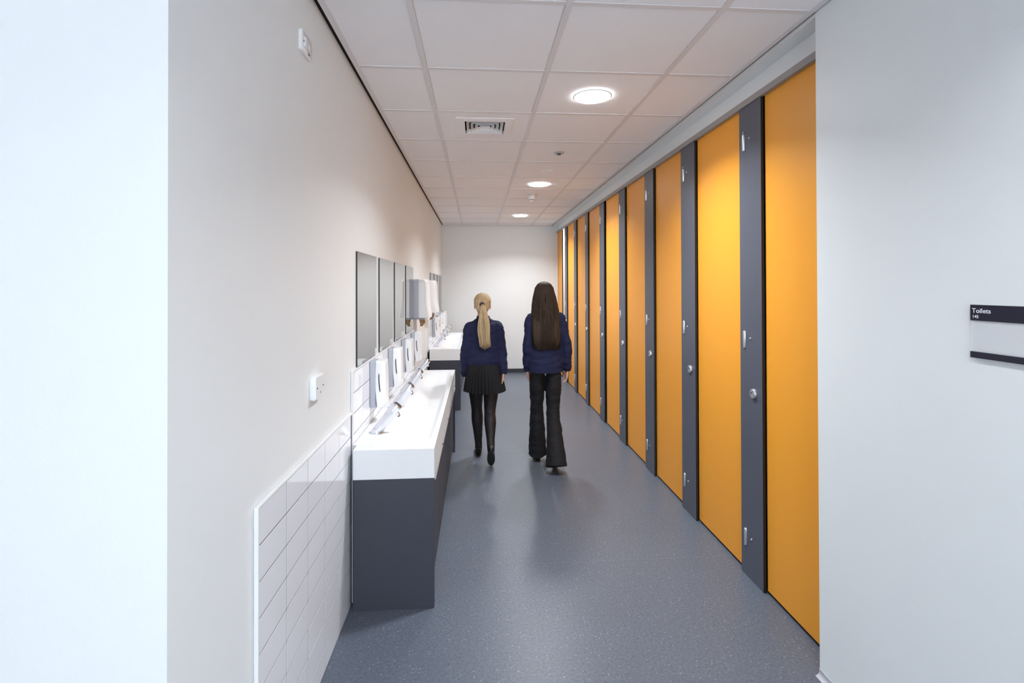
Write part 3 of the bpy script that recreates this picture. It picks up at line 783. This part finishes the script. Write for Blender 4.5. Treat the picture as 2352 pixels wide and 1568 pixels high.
def girl_skirt():
    root = thing('person', 'girl with a blonde ponytail, navy jumper, black pleated skirt and tights, walking away', 'person', (.055, 4.36, 0))
    # joints (local), heading +Y
    hc = (-.010, .0, 1.342); s = .93
    shL, shR = (-.118, 0, 1.160), (.120, 0, 1.164)
    elL, elR = (-.160, -.010, .935), (.160, .015, .945)
    wrL, wrR = (-.163, .045, .735), (.168, -.045, .760)
    hipL, hipR = (-.075, .0, .80), (.075, .0, .80)
    knL, knR = (-.062, .075, .44), (.052, -.030, .43)
    anL, anR = (-.045, .125, .082), (.055, -.202, .172)
    b = Parts()
    head(b, hc, s)
    b.tube([(-.010, -.010, 1.27), (-.006, -.012, 1.225), (0, -.012, 1.17)], [(.047, .049), (.045, .048), (.058, .056)], 20)
    torso = [((0, 0, 1.20), (.060, .045)), ((0, 0, 1.165), (.105, .060)), ((0, .004, 1.09), (.110, .070)), ((0, .004, .98), (.100, .070)), ((0, 0, .90), (.105, .075)), ((0, -.006, .80), (.112, .080)), ((0, 0, .73), (.100, .074))]
    b.tube([p for p, r in torso], [r for p, r in torso], 28)
    for sh, el, wr, sg in ((shL, elL, wrL, -1), (shR, elR, wrR, 1)):
        limb_arm(b, sh, el, wr, (.036, .033, .029, .027, .018), sg); hand(b, wr, sg, .92)
    for hp, kn, an in ((hipL, knL, anL), (hipR, knR, anR)):
        h_, k_, a_ = Vector(hp), Vector(kn), Vector(an)
        cf = k_.lerp(a_, .30)+Vector((0, -.012, 0))
        b.tube([h_, h_.lerp(k_, .5), k_, cf, k_.lerp(a_, .75), a_], [(.048, .070), (.062, .068), (.046, .049), (.048, .052), (.033, .034), (.026, .030)], 20)
    b.tube([Vector(anL)+Vector((0, 0, -.01)), (-.045, .150, .040), (-.047, .24, .024)], [.022, (.022, .018), (.018, .010)], 14)
    b.tube([Vector(anR), (.056, -.205, .125), (.057, -.165, .070)], [.022, (.018, .018), (.014, .010)], 14)
    b.fuse('body', M['skin'], root, .0052, 2)
    face_bits(root, hc, s)
    # tights
    tg = Parts()
    for hp, kn, an in ((hipL, knL, anL), (hipR, knR, anR)):
        h_, k_, a_ = Vector(hp), Vector(kn), Vector(an); cf = k_.lerp(a_, .30)+Vector((0, -.012, 0))
        tg.tube([h_-Vector((0, 0, .02)), h_.lerp(k_, .5), k_, cf, k_.lerp(a_, .75), a_-(a_-k_).normalized()*-.035], [(.052, .074), (.066, .072), (.049, .052), (.051, .055), (.036, .037), (.030, .034)], 20)
    tg.fuse('tights', M['tights'], root, .006, 2, folds(.0015, 14, 3))
    shoe(root, (-.045, .092, .001), (-.050, .325, .001), .95)
    shoe(root, (.055, -.268, .150), (.058, -.150, .004+.0), .95)
    # jumper
    j = Parts()
    tz = [((0, -.004, 1.235), (.052, .052)), ((0, -.004, 1.210), (.084, .066)), ((0, 0, 1.180), (.128, .080)), ((0, .004, 1.11), (.142, .098)), ((0, .004, .98), (.137, .104)), ((0, 0, .90), (.146, .112)), ((0, 0, .855), (.150, .114)), ((0, 0, .832), (.136, .104))]
    j.tube([p for p, r in tz], [r for p, r in tz], 36, sub=5)
    for sh, el, wr, sg in ((shL, elL, wrL, -1), (shR, elR, wrR, 1)):
        S_, E_, W_ = Vector(sh), Vector(el), Vector(wr)
        j.tube([S_+Vector((-sg*.035, 0, .020)), S_+Vector((0, 0, .004)), S_+Vector((sg*.016, 0, -.045)), S_.lerp(E_, .5), E_, E_.lerp(W_, .5), E_.lerp(W_, .88), E_.lerp(W_, .97)], [(.026, .036), (.038, .046), (.045, .052), (.044, .050), (.043, .048), (.041, .045), (.039, .042), (.029, .031)], 22)
    jo = j.fuse('jumper', M['knit'], root, .0065, 5, folds(.0075, 11, 1))
    # ribbed hem band and collar
    def band(name, z, a, b_, h, mt, par, cx_=0, cy_=0, ribs=90):
        n = ribs*2; vs = []; fs = []
        for zz, e in ((z, 0), (z, .003), (z+h, .003), (z+h, 0)):
            for k in range(n):
                t_ = 2*math.pi*k/n; rr = 1+(.010 if k % 2 else 0)*(1 if e else 0); vs.append((cx_+(a*rr+e)*math.cos(t_), cy_+(b_*rr+e)*math.sin(t_), zz))
        for q in range(4):
            for k in range(n): fs.append((q*n+k, q*n+(k+1) % n, ((q+1) % 4)*n+(k+1) % n, ((q+1) % 4)*n+k))
        return newmesh(name, vs, fs, mt, par)
    band('hem', .826, .138, .106, .034, M['knit'], jo)
    band('collar', 1.222, .053, .055, .026, M['knit'], jo, -.004, -.010, 40)
    for wr, el in ((wrL, elL), (wrR, elR)):
        W_, E_ = Vector(wr), Vector(el); p0, p1 = E_.lerp(W_, .93), E_.lerp(W_, 1.06)
        v, f = ring_tube([p0, p0.lerp(p1, .3), p0.lerp(p1, .9), p1], [.033, .034, .031, .026], 26); newmesh('cuff', v, f, M['knit'], jo, True)
    # pleated skirt
    n = 34*4; vs = []; fs = []; lev = 14
    for q in range(lev+1):
        u = q/lev; z = .862-.262*u
        a = .126+.046*u**.8; b_ = .098+.056*u**.8
        for k in range(n):
            t_ = 2*math.pi*k/n; ph = k % 4
            e = (0, .006, .009, -.006)[ph]*(.25+u*1.3)
            sw = .010*math.sin(3*t_+1)*u
            vs.append(((a+e+sw)*math.cos(t_)+.0*u, (b_+e+sw)*math.sin(t_)-.004, z+.006*math.sin(2*t_)*u))
    for q in range(lev):
        for k in range(n): fs.append((q*n+k, (q+1)*n+k, (q+1)*n+(k+1) % n, q*n+(k+1) % n))
    sk = newmesh('skirt', vs, fs, M['skirtc'], root)
    md = sk.modifiers.new('t', 'SOLIDIFY'); md.thickness = .003; md.offset = -1
    # hair: cap over the skull and a long ponytail
    hx, hy, hz = hc
    hp = Parts()
    hp.add(ellipsoid((hx, hy-.014, hz+.024), (.074, .088, .084), 30, 22))
    hp.add(ellipsoid((hx, hy-.050, hz-.010), (.060, .045, .060), 22, 16))
    hair = hp.fuse('hair', M['blonde'], root, .005, 2, lambda p: .002*noise.noise(Vector((p.x*90, p.y*90, p.z*12))) if p.y < hy+.05 or p.z > hz+.05 else -.012)
    base = Vector((hx-.004, hy-.098, hz+.010))
    v, f = ring_tube([base+Vector((0, .012, .004)), base+Vector((0, -.002, 0)), base+Vector((0, -.014, -.006))], [.019, .022, .019], 20); newmesh('hair_band', v, f, M['band'], hair, True)
    def pony(i):
        a = random.uniform(0, 6.28); r = math.sqrt(random.random()); pts = []
        for k in range(12):
            u = k/11; wd = .012+.040*math.sin(min(1, u*1.25)*math.pi*.62); dp = .012+.014*math.sin(u*math.pi*.8)
            x = base.x+.004+.020*u+wd*r*math.cos(a)+.004*math.sin(u*7+a*2); y = base.y-.008-.030*math.sin(min(1, u*3.2)*math.pi/2)+dp*r*math.sin(a)-.030*u*(1-u)+.006*u
            z = base.z+.006*math.sin(min(1, u*6)*math.pi)-.385*u*(1-.08*r)
            pts.append((x, y, z))
        return pts
    v, f = strands(pony, 170, .0042); newmesh('ponytail', v, f, M['blonde'], hair, True)
    def capst(i):
        a = random.uniform(-2.4, 2.4); pts = []; h0 = random.uniform(.0, 1.0)
        st = Vector((math.sin(a)*.93, math.cos(a)*.75-.12, .25+.75*h0)).normalized()
        en = Vector((0, -1, -.12))
        for k in range(9):
            u = k/8; d = st.lerp(en, u).normalized()
            pts.append((hx+d.x*.0765, hy-.014+d.y*.090, hz+.022+d.z*.0865))
        return pts
    v, f = strands(capst, 150, .0024); newmesh('combed_strands', v, f, M['blonde'], hair, True)
    return root

def girl_trousers():
    root = thing('person', 'girl with long loose brown hair, navy jumper and flared black trousers, walking away', 'person', (.575, 4.20, 0))
    hc = (-.012, 0, 1.428); s = .98
    shL, shR = (-.120, 0, 1.240), (.124, 0, 1.240)
    elL, elR = (-.152, -.010, 1.01), (.178, -.020, 1.00)
    wrL, wrR = (-.150, .045, .800), (.186, .010, .800)
    hipL, hipR = (-.072, 0, .86), (.072, 0, .86)
    knL, knR = (-.068, .070, .47), (.058, -.020, .46)
    anL, anR = (-.055, .115, .085), (.060, -.210, .120)
    b = Parts(); head(b, hc, s)
    b.tube([(-.010, -.010, 1.355), (-.006, -.012, 1.305), (0, -.012, 1.25)], [(.049, .051), (.047, .050), (.060, .058)], 20)
    torso = [((0, 0, 1.28), (.062, .046)), ((0, 0, 1.245), (.108, .060)), ((0, .004, 1.17), (.112, .072)), ((0, .004, 1.05), (.100, .072)), ((0, 0, .96), (.105, .075)), ((0, -.006, .87), (.115, .080)), ((0, 0, .79), (.090, .070))]
    b.tube([p for p, r in torso], [r for p, r in torso], 28)
    for sh, el, wr, sg in ((shL, elL, wrL, -1), (shR, elR, wrR, 1)):
        limb_arm(b, sh, el, wr, (.037, .034, .030, .028, .019), sg); hand(b, wr, sg, .98)
    for hp_, kn, an in ((hipL, knL, anL), (hipR, knR, anR)):
        h_, k_, a_ = Vector(hp_), Vector(kn), Vector(an)
        b.tube([h_, h_.lerp(k_, .5), k_, k_.lerp(a_, .35), a_], [(.060, .064), (.045, .048), (.034, .036), (.034, .036), (.022, .024)], 18)
    b.tube([Vector(anL), (-.055, .15, .040), (-.056, .235, .024)], [.022, (.022, .018), (.018, .010)], 14)
    b.tube([Vector(anR), (.061, -.185, .075), (.063, -.130, .045)], [.022, (.020, .018), (.016, .010)], 14)
    b.fuse('body', M['skin'], root, .0052, 2)
    face_bits(root, hc, s)
    shoe(root, (-.055, .080, .001), (-.060, .315, .001), .98)
    shoe(root, (.062, -.262, .075), (.064, -.050, .003), .98)
    tr = Parts()
    tr.tube([(0, 0, .93), (0, -.004, .87), (0, 0, .79)], [(.118, .090), (.126, .098), (.104, .090)], 30)
    for hp_, kn, an, fl, low in ((hipL, knL, anL, (.080, .088), .050), (hipR, knR, anR, (.088, .098), .052)):
        h_, k_, a_ = Vector(hp_), Vector(kn), Vector(an); bt = Vector((a_.x, a_.y+.01, low))
        tr.tube([h_, h_.lerp(k_, .5), k_, k_.lerp(bt, .5), bt], [(.058, .084), (.066, .076), (.056, .062), (.068, .076), fl], 24)
    tr.fuse('trousers', M['trous'], root, .007, 3, folds(.006, 9, 5))
    j = Parts()
    tz = [((0, -.004, 1.315), (.054, .054)), ((0, -.004, 1.290), (.086, .068)), ((0, 0, 1.258), (.130, .082)), ((0, .004, 1.19), (.144, .100)), ((0, .004, 1.05), (.138, .106)), ((0, 0, .94), (.142, .114)), ((0, 0, .85), (.146, .118)), ((0, 0, .795), (.140, .112))]
    j.tube([p for p, r in tz], [r for p, r in tz], 36, sub=5)
    for sh, el, wr, sg in ((shL, elL, wrL, -1), (shR, elR, wrR, 1)):
        S_, E_, W_ = Vector(sh), Vector(el), Vector(wr)
        j.tube([S_+Vector((-sg*.035, 0, .020)), S_+Vector((0, 0, .004)), S_+Vector((sg*.016, 0, -.045)), S_.lerp(E_, .5), E_, E_.lerp(W_, .5), E_.lerp(W_, .88), E_.lerp(W_, .97)], [(.026, .036), (.038, .046), (.045, .052), (.044, .050), (.043, .048), (.041, .045), (.039, .042), (.029, .031)], 22)
    jo = j.fuse('jumper', M['knit'], root, .0065, 5, folds(.0075, 11, 8))
    n = 200; vs = []; fs = []
    for zz, e in ((.788, 0), (.788, .003), (.824, .004), (.824, 0)):
        for k in range(n):
            t_ = 2*math.pi*k/n; rr = 1+(.010 if k % 2 and e else 0); vs.append(((.142*rr+e)*math.cos(t_), (.114*rr+e)*math.sin(t_), zz))
    for q in range(4):
        for k in range(n): fs.append((q*n+k, q*n+(k+1) % n, ((q+1) % 4)*n+(k+1) % n, ((q+1) % 4)*n+k))
    newmesh('hem', vs, fs, M['knit'], jo)
    for wr, el in ((wrL, elL), (wrR, elR)):
        W_, E_ = Vector(wr), Vector(el); p0, p1 = E_.lerp(W_, .92), E_.lerp(W_, 1.06)
        v, f = ring_tube([p0, p0.lerp(p1, .3), p0.lerp(p1, .9), p1], [.034, .035, .032, .027], 26); newmesh('cuff', v, f, M['knit'], jo, True)
    # long loose hair
    hx, hy, hz = hc
    hp = Parts()
    hp.add(ellipsoid((hx, hy-.014, hz+.026), (.080, .094, .088), 30, 22))
    hp.tube([(hx, hy-.040, hz+.02), (hx, hy-.050, hz-.08), (hx+.002, hy-.072, hz-.17), (hx+.004, hy-.100, hz-.27), (hx+.010, hy-.108, hz-.38), (hx+.014, hy-.104, hz-.445)],
            [(.076, .052), (.078, .045), (.100, .034), (.118, .030), (.108, .024), (.080, .012)], 30, sub=5)
    hair = hp.fuse('hair', M['brown'], root, .006, 3, lambda p: (.0045*noise.noise(Vector((p.x*60, p.y*40, p.z*5)))) if p.y < hy+.045 or p.z > hz+.055 else -.014)
    def st(i):
        a = random.uniform(-1.9, 1.9); pts = []; lz = random.uniform(.40, .47)-.05*abs(a/1.9)**2
        for k in range(13):
            u = k/12
            if u < .35:
                th = u/.35*math.pi/2; d = Vector((math.sin(a)*math.sin(th), -math.cos(a)*math.sin(th)*(1), math.cos(th)))
                pts.append((hx+d.x*.083, hy-.014+d.y*.097, hz+.024+d.z*.091))
            else:
                v_ = (u-.35)/.65; w_ = .083+(.035*math.sin(min(1, v_*1.3)*math.pi*.6))
                pts.append((hx+math.sin(a)*w_+.012*v_+.006*math.sin(v_*8+i), hy-.014-max(math.cos(a), -.1)*(.097+.018*v_)-.022*v_+(0 if abs(a) < 1.5 else -.03*v_), hz+.024-(.024+lz)*v_))
        return pts
    v, f = strands(st, 210, .0034); newmesh('loose_strands', v, f, M['brown'], hair, True)
    return root
girl_skirt()
girl_trousers()
